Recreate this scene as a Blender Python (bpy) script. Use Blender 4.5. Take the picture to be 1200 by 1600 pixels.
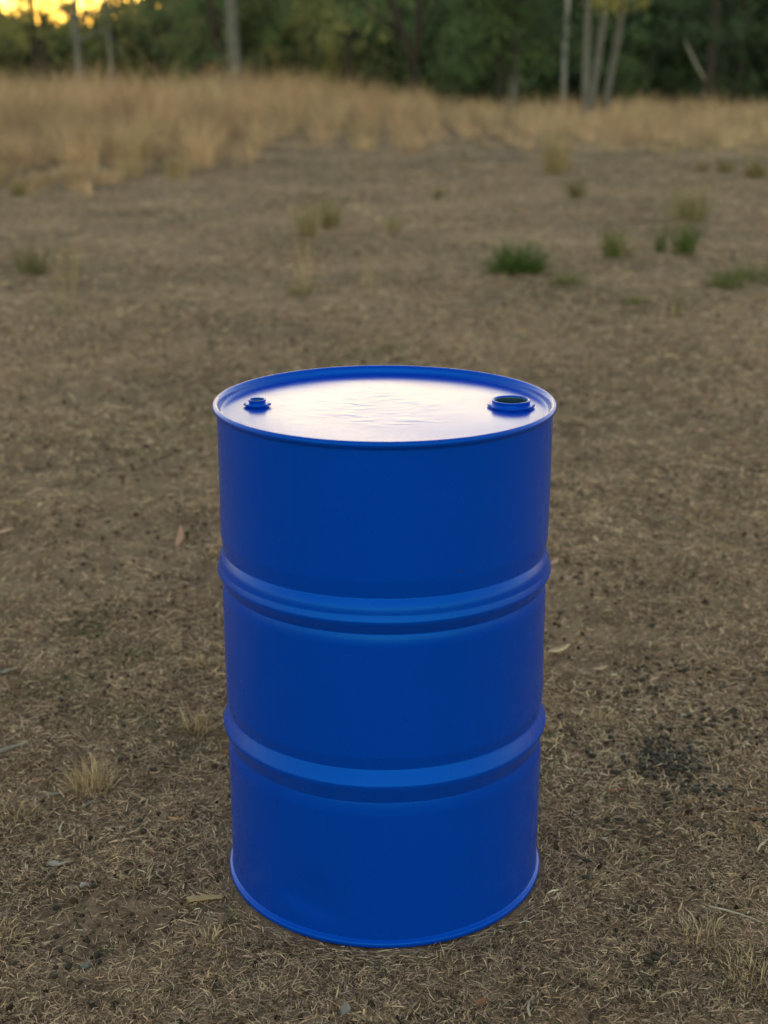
import bpy, math, random
import numpy as np
from mathutils import Vector
from mathutils.geometry import delaunay_2d_cdt

for o in list(bpy.data.objects):
    bpy.data.objects.remove(o, do_unlink=True)
scene = bpy.context.scene
COL = scene.collection
rng = np.random.default_rng(11)
random.seed(11)
PI = math.pi

# ------------------------------------------------------------------ camera
CAM_D, CAM_H, CAM_PITCH = 2.3105, 1.4182, 17.545
cam = bpy.data.cameras.new("camera")
cam.sensor_fit = 'VERTICAL'
cam.sensor_height = 36.0
cam.sensor_width = 27.0
cam.lens = 2163.0 / 1600.0 * 36.0
cam.clip_start, cam.clip_end = 0.05, 6000.0
cam.dof.use_dof = True
cam.dof.focus_distance = 2.36
cam.dof.aperture_fstop = 3.3
camo = bpy.data.objects.new("camera", cam)
COL.objects.link(camo)
camo.location = (-0.001, -CAM_D, CAM_H)
camo.rotation_euler = (math.radians(90 - CAM_PITCH), 0, 0)
scene.camera = camo

# ------------------------------------------------------------------ sky, sun, exposure
SUN_EL, SUN_AZ = 4.0, 0.0           # degrees; azimuth measured from +Y towards +X
world = bpy.data.worlds.new("World")
scene.world = world
world.use_nodes = True
wt = world.node_tree
wt.nodes.clear()
sky = wt.nodes.new('ShaderNodeTexSky')
sky.sky_type = 'NISHITA'
sky.sun_disc = False
sky.sun_elevation = math.radians(SUN_EL)
sky.sun_rotation = math.radians(SUN_AZ)
sky.altitude = 100
sky.air_density = 1.1
sky.dust_density = 0.25
sky.ozone_density = 0.0
bg = wt.nodes.new('ShaderNodeBackground')
bg.inputs['Strength'].default_value = 0.15
wo = wt.nodes.new('ShaderNodeOutputWorld')
wt.links.new(sky.outputs[0], bg.inputs['Color'])
wt.links.new(bg.outputs[0], wo.inputs['Surface'])

sun = bpy.data.lights.new("sun", 'SUN')
sun.energy = 0.035
sun.angle = math.radians(11)
sun.color = (1.0, 0.68, 0.18)
suno = bpy.data.objects.new("sun", sun)
COL.objects.link(suno)
az, el = math.radians(SUN_AZ), math.radians(SUN_EL)
to_sun = Vector((math.sin(az) * math.cos(el), math.cos(az) * math.cos(el), math.sin(el)))
suno.rotation_euler = to_sun.to_track_quat('Z', 'Y').to_euler()
suno.location = (0, 20, 30)

vs = scene.view_settings
vs.view_transform = 'Standard'
vs.look = 'None'
vs.gamma = 1.0
vs.use_curve_mapping = False
vs.exposure = 2.15

# ------------------------------------------------------------------ helpers
def tag(o, label=None, cat=None, group=None, kind=None):
    if label: o["label"] = label
    if cat: o["category"] = cat
    if group: o["group"] = group
    if kind: o["kind"] = kind
    return o

def empty(name, loc=(0, 0, 0)):
    o = bpy.data.objects.new(name, None)
    o.empty_display_size = 0.1
    o.location = loc
    COL.objects.link(o)
    return o

def link(name, me, mat=None, parent=None, loc=None):
    if mat is not None and len(me.materials) == 0:
        me.materials.append(mat)
    o = bpy.data.objects.new(name, me)
    COL.objects.link(o)
    if parent is not None: o.parent = parent
    if loc is not None: o.location = loc
    return o

def mesh(name, verts, faces, smooth=True):
    me = bpy.data.meshes.new(name)
    me.from_pydata([tuple(v) for v in verts], [], [tuple(f) for f in faces])
    if smooth:
        me.polygons.foreach_set('use_smooth', [True] * len(me.polygons))
    me.update()
    return me

def np_mesh(name, V, loops, starts, totals, col=None, smooth=False):
    me = bpy.data.meshes.new(name)
    me.vertices.add(len(V)); me.vertices.foreach_set('co', np.ascontiguousarray(V, dtype=np.float32).ravel())
    me.loops.add(len(loops)); me.loops.foreach_set('vertex_index', np.ascontiguousarray(loops, dtype=np.int32))
    me.polygons.add(len(starts))
    me.polygons.foreach_set('loop_start', np.ascontiguousarray(starts, dtype=np.int32))
    me.polygons.foreach_set('loop_total', np.ascontiguousarray(totals, dtype=np.int32))
    me.polygons.foreach_set('use_smooth', np.full(len(starts), smooth))
    if col is not None:
        a = me.attributes.new('col', 'FLOAT_COLOR', 'POINT')
        c4 = np.ones((len(V), 4), dtype=np.float32); c4[:, :3] = col
        a.data.foreach_set('color', c4.ravel())
    me.update(calc_edges=True)
    return me

def hash2(ix, iy, seed):
    h = (ix.astype(np.int64) * 374761393 + iy.astype(np.int64) * 668265263 + seed * 1442695041) & 0xFFFFFFFF
    h = ((h ^ (h >> 13)) * 1274126177) & 0xFFFFFFFF
    h = h ^ (h >> 16)
    return (h & 0xFFFF) / 65535.0

def vnoise(x, y, seed=0):
    x = np.asarray(x, dtype=np.float64); y = np.asarray(y, dtype=np.float64)
    ix = np.floor(x); iy = np.floor(y)
    fx = x - ix; fy = y - iy
    fx = fx * fx * (3 - 2 * fx); fy = fy * fy * (3 - 2 * fy)
    a = hash2(ix, iy, seed); b = hash2(ix + 1, iy, seed)
    c = hash2(ix, iy + 1, seed); d = hash2(ix + 1, iy + 1, seed)
    return (a * (1 - fx) + b * fx) * (1 - fy) + (c * (1 - fx) + d * fx) * fy

def smooth(a, b, x):
    t = np.clip((x - a) / (b - a), 0, 1)
    return t * t * (3 - 2 * t)

def gz(x, y):
    """height of the soil"""
    x = np.asarray(x, dtype=np.float64); y = np.asarray(y, dtype=np.float64)
    r = np.sqrt(x * x + y * y)
    far = smooth(6, 30, r)
    z = (vnoise(x / 9 + 3.1, y / 9, 1) - .5) * 0.16 * smooth(1.5, 8, r)
    z += (vnoise(x / 1.3, y / 1.3 + 7, 2) - .5) * 0.030 * smooth(.35, 1.6, r)
    z += (vnoise(x / .22 + .4, y / .22, 3) - .5) * 0.016 * smooth(.29, .55, r)
    z += (vnoise(x / .07, y / .07 + .3, 4) - .5) * 0.011 * (1 - far) * smooth(.27, .45, r)
    z += (vnoise(x / .028, y / .028, 5) - .5) * 0.006 * (1 - far)
    # low rise under the tall grass
    z += 0.28 * smooth(15, 30, y) * smooth(3, -4, x)
    return z - 0.002

# ------------------------------------------------------------------ materials
def new_mat(name):
    m = bpy.data.materials.new(name)
    m.use_nodes = True
    nt = m.node_tree
    b = nt.nodes.get('Principled BSDF')
    return m, nt, b

def N(nt, t, **kw):
    n = nt.nodes.new(t)
    for k, v in kw.items():
        setattr(n, k, v)
    return n

def ramp(nt, stops):
    r = N(nt, 'ShaderNodeValToRGB')
    e = r.color_ramp.elements
    while len(e) > 1: e.remove(e[-1])
    e[0].position, e[0].color = stops[0][0], (*stops[0][1], 1)
    for p, c in stops[1:]:
        q = e.new(p); q.color = (*c, 1)
    return r

def noise(nt, co, scale, detail=3, rough=.55):
    n = N(nt, 'ShaderNodeTexNoise')
    n.inputs['Scale'].default_value = scale
    n.inputs['Detail'].default_value = detail
    n.inputs['Roughness'].default_value = rough
    nt.links.new(co, n.inputs['Vector'])
    return n

def mat_blue(name, peel=1.0, wrinkle=False, rough=.27):
    m, nt, b = new_mat(name)
    tc = N(nt, 'ShaderNodeTexCoord')
    co = tc.outputs['Object']
    n1 = noise(nt, co, 3.0, 4)
    cr = ramp(nt, [(.3, (.0, .045, .48)), (.7, (.0, .049, .52))])
    nt.links.new(n1.outputs['Fac'], cr.inputs['Fac'])
    nt.links.new(cr.outputs['Color'], b.inputs['Base Color'])
    n2 = noise(nt, co, 9.0, 5)
    mr = N(nt, 'ShaderNodeMapRange')
    mr.inputs['To Min'].default_value = rough - .05
    mr.inputs['To Max'].default_value = rough + .06
    nt.links.new(n2.outputs['Fac'], mr.inputs['Value'])
    nt.links.new(mr.outputs[0], b.inputs['Roughness'])
    b.inputs['IOR'].default_value = 1.5
    b.inputs['Specular Tint'].default_value = (.06, .60, 1.0, 1)
    b.inputs['Specular IOR Level'].default_value = .42
    b.inputs['Metallic'].default_value = .11
    n3 = noise(nt, co, 420.0, 2)
    bp = N(nt, 'ShaderNodeBump')
    bp.inputs['Strength'].default_value = .05 * peel
    bp.inputs['Distance'].default_value = .001
    nt.links.new(n3.outputs['Fac'], bp.inputs['Height'])
    last = bp
    if wrinkle:
        # crazed, wrinkled paint film in the middle of the lid
        mp = N(nt, 'ShaderNodeMapping'); mp.inputs['Scale'].default_value = (.75, 1.5, 1)
        nt.links.new(co, mp.inputs['Vector'])
        nd = noise(nt, mp.outputs[0], 9, 3)
        mix = N(nt, 'ShaderNodeMix', data_type='VECTOR')
        mix.inputs[0].default_value = .12
        nt.links.new(mp.outputs[0], mix.inputs[4]); nt.links.new(nd.outputs['Color'], mix.inputs[5])
        w = N(nt, 'ShaderNodeTexNoise', noise_type='RIDGED_MULTIFRACTAL')
        w.inputs['Scale'].default_value = 24; w.inputs['Detail'].default_value = 6
        nt.links.new(mix.outputs[1], w.inputs['Vector'])
        sep = N(nt, 'ShaderNodeSeparateXYZ'); nt.links.new(co, sep.inputs[0])
        ln = N(nt, 'ShaderNodeVectorMath', operation='LENGTH')
        sub = N(nt, 'ShaderNodeVectorMath', operation='SUBTRACT')
        sub.inputs[1].default_value = (-.02, .02, 0)
        nt.links.new(co, sub.inputs[0]); 
        mu = N(nt, 'ShaderNodeVectorMath', operation='MULTIPLY'); mu.inputs[1].default_value = (1, 1.0, 0)
        nt.links.new(sub.outputs[0], mu.inputs[0]); nt.links.new(mu.outputs[0], ln.inputs[0])
        msk = N(nt, 'ShaderNodeMapRange', interpolation_type='SMOOTHSTEP')
        msk.inputs['From Min'].default_value = .22; msk.inputs['From Max'].default_value = .08
        nt.links.new(ln.outputs['Value'], msk.inputs['Value'])
        nb = noise(nt, co, 7, 2)
        m2 = N(nt, 'ShaderNodeMapRange', interpolation_type='SMOOTHSTEP')
        m2.inputs['From Min'].default_value = .25; m2.inputs['From Max'].default_value = .6
        nt.links.new(nb.outputs['Fac'], m2.inputs['Value'])
        mm = N(nt, 'ShaderNodeMath', operation='MULTIPLY')
        nt.links.new(msk.outputs[0], mm.inputs[0]); nt.links.new(m2.outputs[0], mm.inputs[1])
        m3 = N(nt, 'ShaderNodeMath', operation='MULTIPLY')
        nt.links.new(mm.outputs[0], m3.inputs[0]); nt.links.new(w.outputs['Fac'], m3.inputs[1])
        b2 = N(nt, 'ShaderNodeBump')
        b2.inputs['Strength'].default_value = .75
        b2.inputs['Distance'].default_value = .002
        nt.links.new(m3.outputs[0], b2.inputs['Height'])
        nt.links.new(bp.outputs[0], b2.inputs['Normal'])
        last = b2
    nt.links.new(last.outputs[0], b.inputs['Normal'])
    return m

def mat_plain(name, c, rough=.8, var=.25, scale=40, bump=0., metallic=0.):
    m, nt, b = new_mat(name)
    tc = N(nt, 'ShaderNodeTexCoord')
    n = noise(nt, tc.outputs['Object'], scale, 4)
    cr = ramp(nt, [(.25, tuple(v * (1 - var) for v in c)), (.75, tuple(min(1, v * (1 + var)) for v in c))])
    nt.links.new(n.outputs['Fac'], cr.inputs['Fac'])
    nt.links.new(cr.outputs['Color'], b.inputs['Base Color'])
    b.inputs['Roughness'].default_value = rough
    b.inputs['Metallic'].default_value = metallic
    if bump:
        bp = N(nt, 'ShaderNodeBump'); bp.inputs['Strength'].default_value = bump
        bp.inputs['Distance'].default_value = .004
        nt.links.new(n.outputs['Fac'], bp.inputs['Height']); nt.links.new(bp.outputs[0], b.inputs['Normal'])
    return m

def mat_attr(name, rough=.75, trans=0.0, spec=.25):
    m, nt, b = new_mat(name)
    a = N(nt, 'ShaderNodeAttribute'); a.attribute_name = 'col'
    b.inputs['Roughness'].default_value = rough
    b.inputs['Specular IOR Level'].default_value = spec
    nt.links.new(a.outputs['Color'], b.inputs['Base Color'])
    if trans > 0:
        tr = N(nt, 'ShaderNodeBsdfTranslucent')
        nt.links.new(a.outputs['Color'], tr.inputs['Color'])
        mx = N(nt, 'ShaderNodeMixShader'); mx.inputs[0].default_value = trans
        out = nt.nodes.get('Material Output')
        nt.links.new(b.outputs[0], mx.inputs[1]); nt.links.new(tr.outputs[0], mx.inputs[2])
        nt.links.new(mx.outputs[0], out.inputs['Surface'])
    return m

def mat_ground():
    m, nt, b = new_mat("dry_soil")
    tc = N(nt, 'ShaderNodeTexCoord'); co = tc.outputs['Object']
    big = noise(nt, co, .55, 4)
    mid = noise(nt, co, 7, 5, .62)
    fine = noise(nt, co, 90, 5, .65)
    c1 = ramp(nt, [(.33, (.055, .038, .028)), (.47, (.16, .112, .080)), (.60, (.28, .203, .148)), (.75, (.38, .285, .210))])
    ad = N(nt, 'ShaderNodeMath', operation='MULTIPLY_ADD')
    ad.inputs[1].default_value = .55
    nt.links.new(fine.outputs['Fac'], ad.inputs[0])
    sc = N(nt, 'ShaderNodeMath', operation='MULTIPLY'); sc.inputs[1].default_value = .45
    nt.links.new(mid.outputs['Fac'], sc.inputs[0]); nt.links.new(sc.outputs[0], ad.inputs[2])
    nt.links.new(ad.outputs[0], c1.inputs['Fac'])
    c2 = ramp(nt, [(.38, (.62, .60, .60)), (.62, (1.2, 1.15, 1.08))])
    nt.links.new(big.outputs['Fac'], c2.inputs['Fac'])
    mx = N(nt, 'ShaderNodeMix', data_type='RGBA', blend_type='MULTIPLY'); mx.inputs[0].default_value = 1
    nt.links.new(c1.outputs['Color'], mx.inputs[6]); nt.links.new(c2.outputs['Color'], mx.inputs[7])
    nt.links.new(mx.outputs[2], b.inputs['Base Color'])
    b.inputs['Roughness'].default_value = .95
    b.inputs['Specular IOR Level'].default_value = .15
    bp = N(nt, 'ShaderNodeBump'); bp.inputs['Strength'].default_value = .7; bp.inputs['Distance'].default_value = .006
    nt.links.new(fine.outputs['Fac'], bp.inputs['Height']); nt.links.new(bp.outputs[0], b.inputs['Normal'])
    return m

def mat_bark(name, c0, c1):
    m, nt, b = new_mat(name)
    tc = N(nt, 'ShaderNodeTexCoord')
    mp = N(nt, 'ShaderNodeMapping'); mp.inputs['Scale'].default_value = (6, 6, 1.2)
    nt.links.new(tc.outputs['Object'], mp.inputs['Vector'])
    n = noise(nt, mp.outputs[0], 2.5, 5, .65)
    cr = ramp(nt, [(.32, c0), (.68, c1)])
    nt.links.new(n.outputs['Fac'], cr.inputs['Fac']); nt.links.new(cr.outputs['Color'], b.inputs['Base Color'])
    b.inputs['Roughness'].default_value = .9
    bp = N(nt, 'ShaderNodeBump'); bp.inputs['Strength'].default_value = .6; bp.inputs['Distance'].default_value = .03
    nt.links.new(n.outputs['Fac'], bp.inputs['Height']); nt.links.new(bp.outputs[0], b.inputs['Normal'])
    return m

M = {}
M['blue'] = mat_blue("blue_paint")
M['blue_lid'] = mat_blue("blue_lid_paint", peel=1.6, wrinkle=True, rough=.21)
M['ground'] = mat_ground()
M['blades'] = mat_attr("dry_blades", .8, .15, .2)
M['leaves'] = mat_attr("tree_leaves", .55, .35, .35)
M['tan_leaf'] = mat_plain("tan_leaf", (.36, .25, .17), .6, .2, 60)
M['pink_leaf'] = mat_plain("pink_leaf", (.33, .20, .15), .6, .2, 60)
M['orange_leaf'] = mat_plain("orange_leaf", (.30, .15, .07), .65, .25, 60)
M['rust_leaf'] = mat_plain("rust_leaf", (.20, .085, .045), .7, .3, 60)
M['grey_wood'] = mat_plain("grey_wood", (.22, .20, .175), .85, .3, 30, .4)
M['tan_wood'] = mat_plain("tan_wood", (.30, .22, .12), .8, .25, 30, .4)
M['white_wood'] = mat_plain("white_wood", (.40, .35, .28), .8, .15, 40, .2)
M['red_wood'] = mat_plain("red_wood", (.24, .10, .065), .75, .2, 40, .2)
M['stone'] = mat_plain("grey_stone", (.17, .17, .165), .9, .25, 50, .4)
M['pale_stone'] = mat_plain("pale_stone", (.30, .28, .25), .9, .2, 50, .4)
M['rust_stone'] = mat_plain("rust_stone", (.22, .095, .045), .9, .3, 50, .4)
M['dung'] = mat_plain("dark_dung", (.018, .014, .011), .75, .45, 120, .5)
M['crumb'] = mat_plain("soil_crumb", (.055, .04, .03), .95, .5, 30)
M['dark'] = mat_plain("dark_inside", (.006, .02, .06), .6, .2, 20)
M['chip'] = mat_plain("paint_chip", (.02, .018, .016), .8, .2, 20)
M['thread'] = mat_plain("thread_metal", (.008, .05, .085), .4, .3, 60)
M['bark_dark'] = mat_bark("dark_bark", (.014, .012, .012), (.042, .036, .033))
M['bark_grey'] = mat_bark("grey_bark", (.060, .064, .070), (.145, .150, .158))
M['bark_pale'] = mat_bark("pale_bark", (.17, .18, .19), (.31, .315, .32))

# ------------------------------------------------------------------ ground
def graded(lo, hi, step, outer_lo, outer_hi, g=1.13):
    core = list(np.arange(lo, hi + step * .5, step))
    s, x = step, core[-1]
    up = []
    while x < outer_hi:
        s *= g; x += s; up.append(x)
    s, x = step, core[0]
    dn = []
    while x > outer_lo:
        s *= g; x -= s; dn.append(x)
    return np.array(dn[::-1] + core + up)

gx = graded(-1.6, 1.6, .014, -1500, 1500, 1.09)
gy = graded(-1.0, 2.2, .014, -1500, 1500, 1.065)
XX, YY = np.meshgrid(gx, gy)
ZZ = gz(XX, YY)
nx, ny = len(gx), len(gy)
V = np.stack([XX.ravel(), YY.ravel(), ZZ.ravel()], 1)
idx = np.arange(nx * ny).reshape(ny, nx)
Q = np.stack([idx[:-1, :-1], idx[:-1, 1:], idx[1:, 1:], idx[1:, :-1]], -1).reshape(-1, 4)
gme = np_mesh("ground", V, Q.ravel(), np.arange(len(Q)) * 4, np.full(len(Q), 4), smooth=True)
tag(link("ground", gme, M['ground']), kind='structure')

# ------------------------------------------------------------------ blades
def blades(P, head, e0, curl, L, W, col, twist=None, roll=None):
    """n ribbons of two segments: 5 verts, one quad and one triangle each"""
    n = len(P)
    tw = twist if twist is not None else rng.normal(0, .35, n)
    h1 = np.stack([np.cos(head), np.sin(head), np.zeros(n)], 1)
    h2 = np.stack([np.cos(head + tw), np.sin(head + tw), np.zeros(n)], 1)
    z = np.array([0, 0, 1.])
    e1 = e0; e2 = e0 + curl
    m = P + (.5 * L)[:, None] * (np.cos(e1)[:, None] * h1 + np.sin(e1)[:, None] * z)
    t = m + (.5 * L)[:, None] * (np.cos(e2)[:, None] * h2 + np.sin(e2)[:, None] * z)
    s1 = np.stack([-np.sin(head), np.cos(head), np.zeros(n)], 1)
    if roll is not None:
        up = np.cross(h1, s1)
        s1 = s1 * np.cos(roll)[:, None] + up * np.sin(roll)[:, None]
    w = (W * .5)[:, None]
    V = np.stack([P - s1 * w * .8, P + s1 * w * .8, m + s1 * w, m - s1 * w, t], 1).reshape(-1, 3)
    C = np.repeat(col, 5, axis=0)
    return V, C

def blade_mesh(name, V, C):
    n = len(V) // 5
    b = np.arange(n)[:, None] * 5
    loops = (b + np.array([[0, 1, 2, 3, 3, 2, 4]])).ravel()
    st = (np.arange(n)[:, None] * 7 + np.array([[0, 4]])).ravel()
    tt = np.tile([4, 3], n)
    return np_mesh(name, V, loops, st, tt, C)

PAL = np.array([(.80, .60, .42), (.58, .42, .29), (.43, .32, .23), (.335, .232, .162), (.18, .122, .084), (.045, .033, .025), (.12, .13, .055)])

def litter_colors(x, y, n):
    a = vnoise(x / .5, y / .5, 21); b = vnoise(x / .12, y / .12, 22); g = vnoise(x / .9 + 5, y / .9, 23)
    g2 = vnoise(x / .16, y / .16, 24)
    pale = np.clip(.55 * a + .45 * b, 0, 1)
    r = rng.random(n)
    w = np.zeros((n, 7))
    w[:, 0] = .04 + .20 * smooth(.5, .8, pale)
    w[:, 1] = .16 + .25 * pale
    w[:, 2] = .28
    w[:, 3] = .30
    w[:, 4] = .24 + .2 * (1 - pale)
    w[:, 5] = .14 + .2 * smooth(.45, .2, pale)
    w[:, 6] = .015 + .8 * smooth(.62, .8, g) * smooth(.45, .75, g2)
    w /= w.sum(1, keepdims=True)
    k = (r[:, None] > np.cumsum(w, 1)).sum(1).clip(0, 6)
    c = PAL[k] * rng.uniform(.75, 1.25, (n, 1)) * (1 + rng.normal(0, .04, (n, 3)))
    return np.clip(c, .005, .8)

def scatter_trapezoid(n, d0, d1, power, margin):
    """positions on the ground, thinning with distance from where people stand"""
    out = []
    d = np.linspace(d0, d1, 4000)
    half = .285 * d + margin
    pdf = half * d ** (-power)
    cdf = np.cumsum(pdf); cdf /= cdf[-1]
    dd = np.interp(rng.random(n), cdf, d)
    hh = .285 * dd + margin
    return rng.uniform(-1, 1, n) * hh, dd - CAM_D, dd

n = 500000
x, y, d = scatter_trapezoid(n, 1.5, 24.0, 2.3, .40)
# sparser litter carries on to either side
no = 80000
xo, yo, do = scatter_trapezoid(no, 1.0, 26.0, 1.9, .40)
so = np.sign(xo); inner = .285 * do + .40
xo = so * (inner + (np.abs(xo) / inner) * (.40 * do + .6))
x, y, d = np.concatenate([x, xo]), np.concatenate([y, yo]), np.concatenate([d, do * 1.6]); n = len(x)
keep = (x * x + y * y) > .297 ** 2
bare = .55 * vnoise(x / .8, y / .55, 41) + .45 * vnoise(x / .25 + 2, y / .18, 42)
keep &= rng.random(n) < .30 + .70 * smooth(.30, .58, bare)
x, y, d = x[keep], y[keep], d[keep]; n = len(x)
sc = np.clip(d / 2.6, .8, 8) ** .62
nearrim = np.sqrt(x * x + y * y) < .345
stub = rng.random(n) < .07
e0 = np.where(stub, rng.uniform(.5, 1.3, n), rng.normal(.10, .16, n))
L = rng.uniform(.007, .036, n) * sc * np.where(stub, .6, 1)
L = np.where(rng.random(n) < .04, L * 1.8, L)
W = rng.uniform(.0009, .0021, n) * sc * np.where(rng.random(n) < .06, 1.8, 1)
# blades close to the drum lie along its rim, so that none runs through the steel
ang = np.arctan2(y, x)
head = rng.uniform(-PI, PI, n)
head = np.where(nearrim, ang + np.where(rng.random(n) < .5, 1, -1) * rng.uniform(.6, 1.5, n), head)
L = np.where(nearrim, np.minimum(L, .03), L)
P = np.stack([x, y, gz(x, y) + rng.uniform(.000, .006, n) * np.minimum(sc, 2)], 1)
col = litter_colors(x, y, n)
Vb, Cb = blades(P, head, e0, rng.normal(-.15, .35, n), L, W, col, rng.normal(0, .5, n), rng.normal(0, .6, n))
# no blade sinks below the soil
zmin = gz(Vb[:, 0], Vb[:, 1]) + .0006
Vb[:, 2] = np.maximum(Vb[:, 2], zmin)
tag(link("dry_grass_litter", blade_mesh("dry_grass_litter", Vb, Cb), M['blades']),
    "short trampled dry grass and litter covering the brown ground", "dry grass", kind="stuff")

# ------------------------------------------------------------------ soil crumbs (too small to count)
def ico():
    t = (1 + 5 ** .5) / 2
    v = np.array([(-1, t, 0), (1, t, 0), (-1, -t, 0), (1, -t, 0), (0, -1, t), (0, 1, t), (0, -1, -t), (0, 1, -t), (t, 0, -1), (t, 0, 1), (-t, 0, -1), (-t, 0, 1)], float)
    v /= np.linalg.norm(v[0])
    f = np.array([(0, 11, 5), (0, 5, 1), (0, 1, 7), (0, 7, 10), (0, 10, 11), (1, 5, 9), (5, 11, 4), (11, 10, 2), (10, 7, 6), (7, 1, 8), (3, 9, 4), (3, 4, 2), (3, 2, 6), (3, 6, 8), (3, 8, 9), (4, 9, 5), (2, 4, 11), (6, 2, 10), (8, 6, 7), (9, 8, 1)])
    return v, f
IV, IF = ico()
n = 9000
x, y, d = scatter_trapezoid(n, 1.5, 12.0, 2.0, .42)
keep = ((x * x + y * y) > .315 ** 2) & (vnoise(x / .35, y / .35, 31) * .6 + vnoise(x / .1, y / .1, 32) * .4 > .42)
x, y, d = x[keep], y[keep], d[keep]; n = len(x)
s = rng.uniform(.0022, .0055, n) * np.clip(d / 3, 1, 3) ** .5 * np.where(rng.random(n) < .1, 1.5, 1)
ax = rng.uniform(.7, 1.3, (n, 1, 3))
jit = 1 + rng.normal(0, .13, (n, 12, 1))
VV = IV[None] * jit * ax * s[:, None, None] + np.stack([x, y, gz(x, y) + s * .45], 1)[:, None, :]
FF = (IF[None] + np.arange(n)[:, None, None] * 12).reshape(-1, 3)
cc = np.array([(.04, .03, .023)]) * rng.uniform(.5, 2.2, (n, 1)) 
cme = np_mesh("soil_crumbs", VV.reshape(-1, 3), FF.ravel(), np.arange(len(FF)) * 3, np.full(len(FF), 3), np.repeat(cc, 12, 0), True)
tag(link("soil_crumbs", cme, mat_attr("crumbs", .95, 0, .1)), "small dark crumbs of soil lying between the dry grass", "soil", kind="stuff")

# ------------------------------------------------------------------ the drum
HT, RB, RC = 0.890, 0.2860, 0.2925
drum = tag(empty("steel_drum"), "glossy blue painted steel drum with two open bung holes in its lid", "drum")
SEG = 224

def lathe(name, prof, mat, parent, seg=SEG, center=(0, 0), disp=None, closed=False):
    prof = np.array(prof, float)
    a = np.arange(seg) * 2 * PI / seg
    k = len(prof)
    r = np.repeat(prof[:, 0][:, None], seg, 1); z = np.repeat(prof[:, 1][:, None], seg, 1)
    A = np.repeat(a[None], k, 0)
    if disp is not None: r = r + disp(A, z)
    Vv = np.stack([center[0] + r * np.cos(A), center[1] + r * np.sin(A), z], -1).reshape(-1, 3)
    id_ = np.arange(k * seg).reshape(k, seg)
    kk = k if closed else k - 1
    i0 = id_[np.arange(kk)]; i1 = id_[(np.arange(kk) + 1) % k]
    F = np.stack([i0, np.roll(i0, -1, 1), np.roll(i1, -1, 1), i1], -1).reshape(-1, 4)
    me = np_mesh(name, Vv, F.ravel(), np.arange(len(F)) * 4, np.full(len(F), 4), smooth=True)
    return link(name, me, mat, parent)

def dent(A, z):
    """soft crease pressed into the wall near the ground, plus the faint unevenness of sheet steel"""
    da = (A - math.radians(243) + PI) % (2 * PI) - PI
    u = da / .22; v = (z - .066 + .06 * da) / np.where(z - .066 + .06 * da > 0, .060, .020)
    d = -.0058 * np.exp(-(u * u * u * u * 1.2 + v * v))
    d += .0005 * np.sin(3 * A + 9 * z) + .0003 * np.sin(7 * A - 14 * z)
    fade = smooth(.0, .022, z) * smooth(.885, .84, z)
    return d * fade

def shell(z0, z1):
    zs = np.linspace(z0, z1, max(4, int((z1 - z0) / .007)))
    return [(RB, z) for z in zs]

def hoop_profile(pts):
    """pressed rolling hoop: creased groove, sloping shoulder, crest, underside, creased groove"""
    p = np.array([(RB + a * .001, z) for a, z in pts]); out = []
    for i in range(len(p) - 1):
        a, b_, c, d_ = p[max(i - 1, 0)], p[i], p[i + 1], p[min(i + 2, len(p) - 1)]
        for t in (0, .34, .67):
            out.append(.5 * ((2 * b_) + (-a + c) * t + (2 * a - 5 * b_ + 4 * c - d_) * t * t + (-a + 3 * b_ - 3 * c + d_) * t ** 3))
    out.append(p[-1])
    return np.array(out)[::-1]

HOOP_U = [(0, .672), (0, .666), (-.2, .661), (-1.9, .648), (-3.5, .6362), (-3.7, .6345), (-3.3, .6328), (-2.0, .6300), (1.6, .6215), (3.2, .615), (4.2, .608), (5.0, .6055), (7.0, .599),
          (7.3, .5970), (6.9, .5945), (5.8, .5915), (2.0, .5845), (-2.6, .5762), (-3.6, .5742), (-3.7, .5728), (-3.2, .5710), (-1.4, .5635), (-.2, .5555), (0, .551), (0, .545)]
HOOP_L = [(0, .366), (0, .360), (-.2, .355), (-2.2, .3455), (-3.8, .3368), (-4.0, .3350), (-3.6, .3332), (-2.4, .3305), (2.0, .3210), (5.6, .3130), (6.8, .3100),
          (7.1, .3075), (6.7, .3045), (5.4, .3000), (1.0, .2880), (-2.8, .2775), (-3.7, .2752), (-3.8, .2735), (-3.3, .2715), (-1.5, .2625), (-.2, .2530), (0, .2480), (0, .242)]
lathe("shell", shell(.012, .242), M['blue'], drum, disp=dent)
lathe("rolling_hoop", hoop_profile(HOOP_L), M['blue'], drum, disp=dent)
lathe("shell", shell(.366, .545), M['blue'], drum, disp=dent)
lathe("rolling_hoop", hoop_profile(HOOP_U), M['blue'], drum, disp=dent)
lathe("shell", shell(.672, HT - .014), M['blue'], drum, disp=dent)

def bead(rc, zc, rr, rz, n=18, a0=0, a1=360):
    return [(rc + rr * math.cos(math.radians(t)), zc + rz * math.sin(math.radians(t))) for t in np.linspace(a0, a1, n)]
# top chime: rolled bead outside, straight wall inside, down to the lid
ZLID = HT - .0150
top = [(RB - .0004, HT - .016)] + [(RB + .0008, HT - .0135)] + bead(RC - .0050, HT - .0055, .0050, .0055, 12, -70, 100) + \
      [(RC - .0085, HT - .0014), (RC - .0105, HT - .0038), (RC - .0115, HT - .0070), (RC - .0120, HT - .0105), (RC - .0128, HT - .0128), (RC - .0146, HT - .0145), (RC - .0175, ZLID + .0002), (RC - .020, ZLID)]
lathe("top_chime", top, M['blue'], drum)
bot = [(RB - .0004, .0165), (RB + .0006, .0145)] + bead(RC - .0046, .0068, .0046, .0062, 12, 75, -95) + [(RC - .010, .0012), (RC - .012, .006)]
lathe("bottom_chime", bot[::-1], M['blue'], drum)
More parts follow.
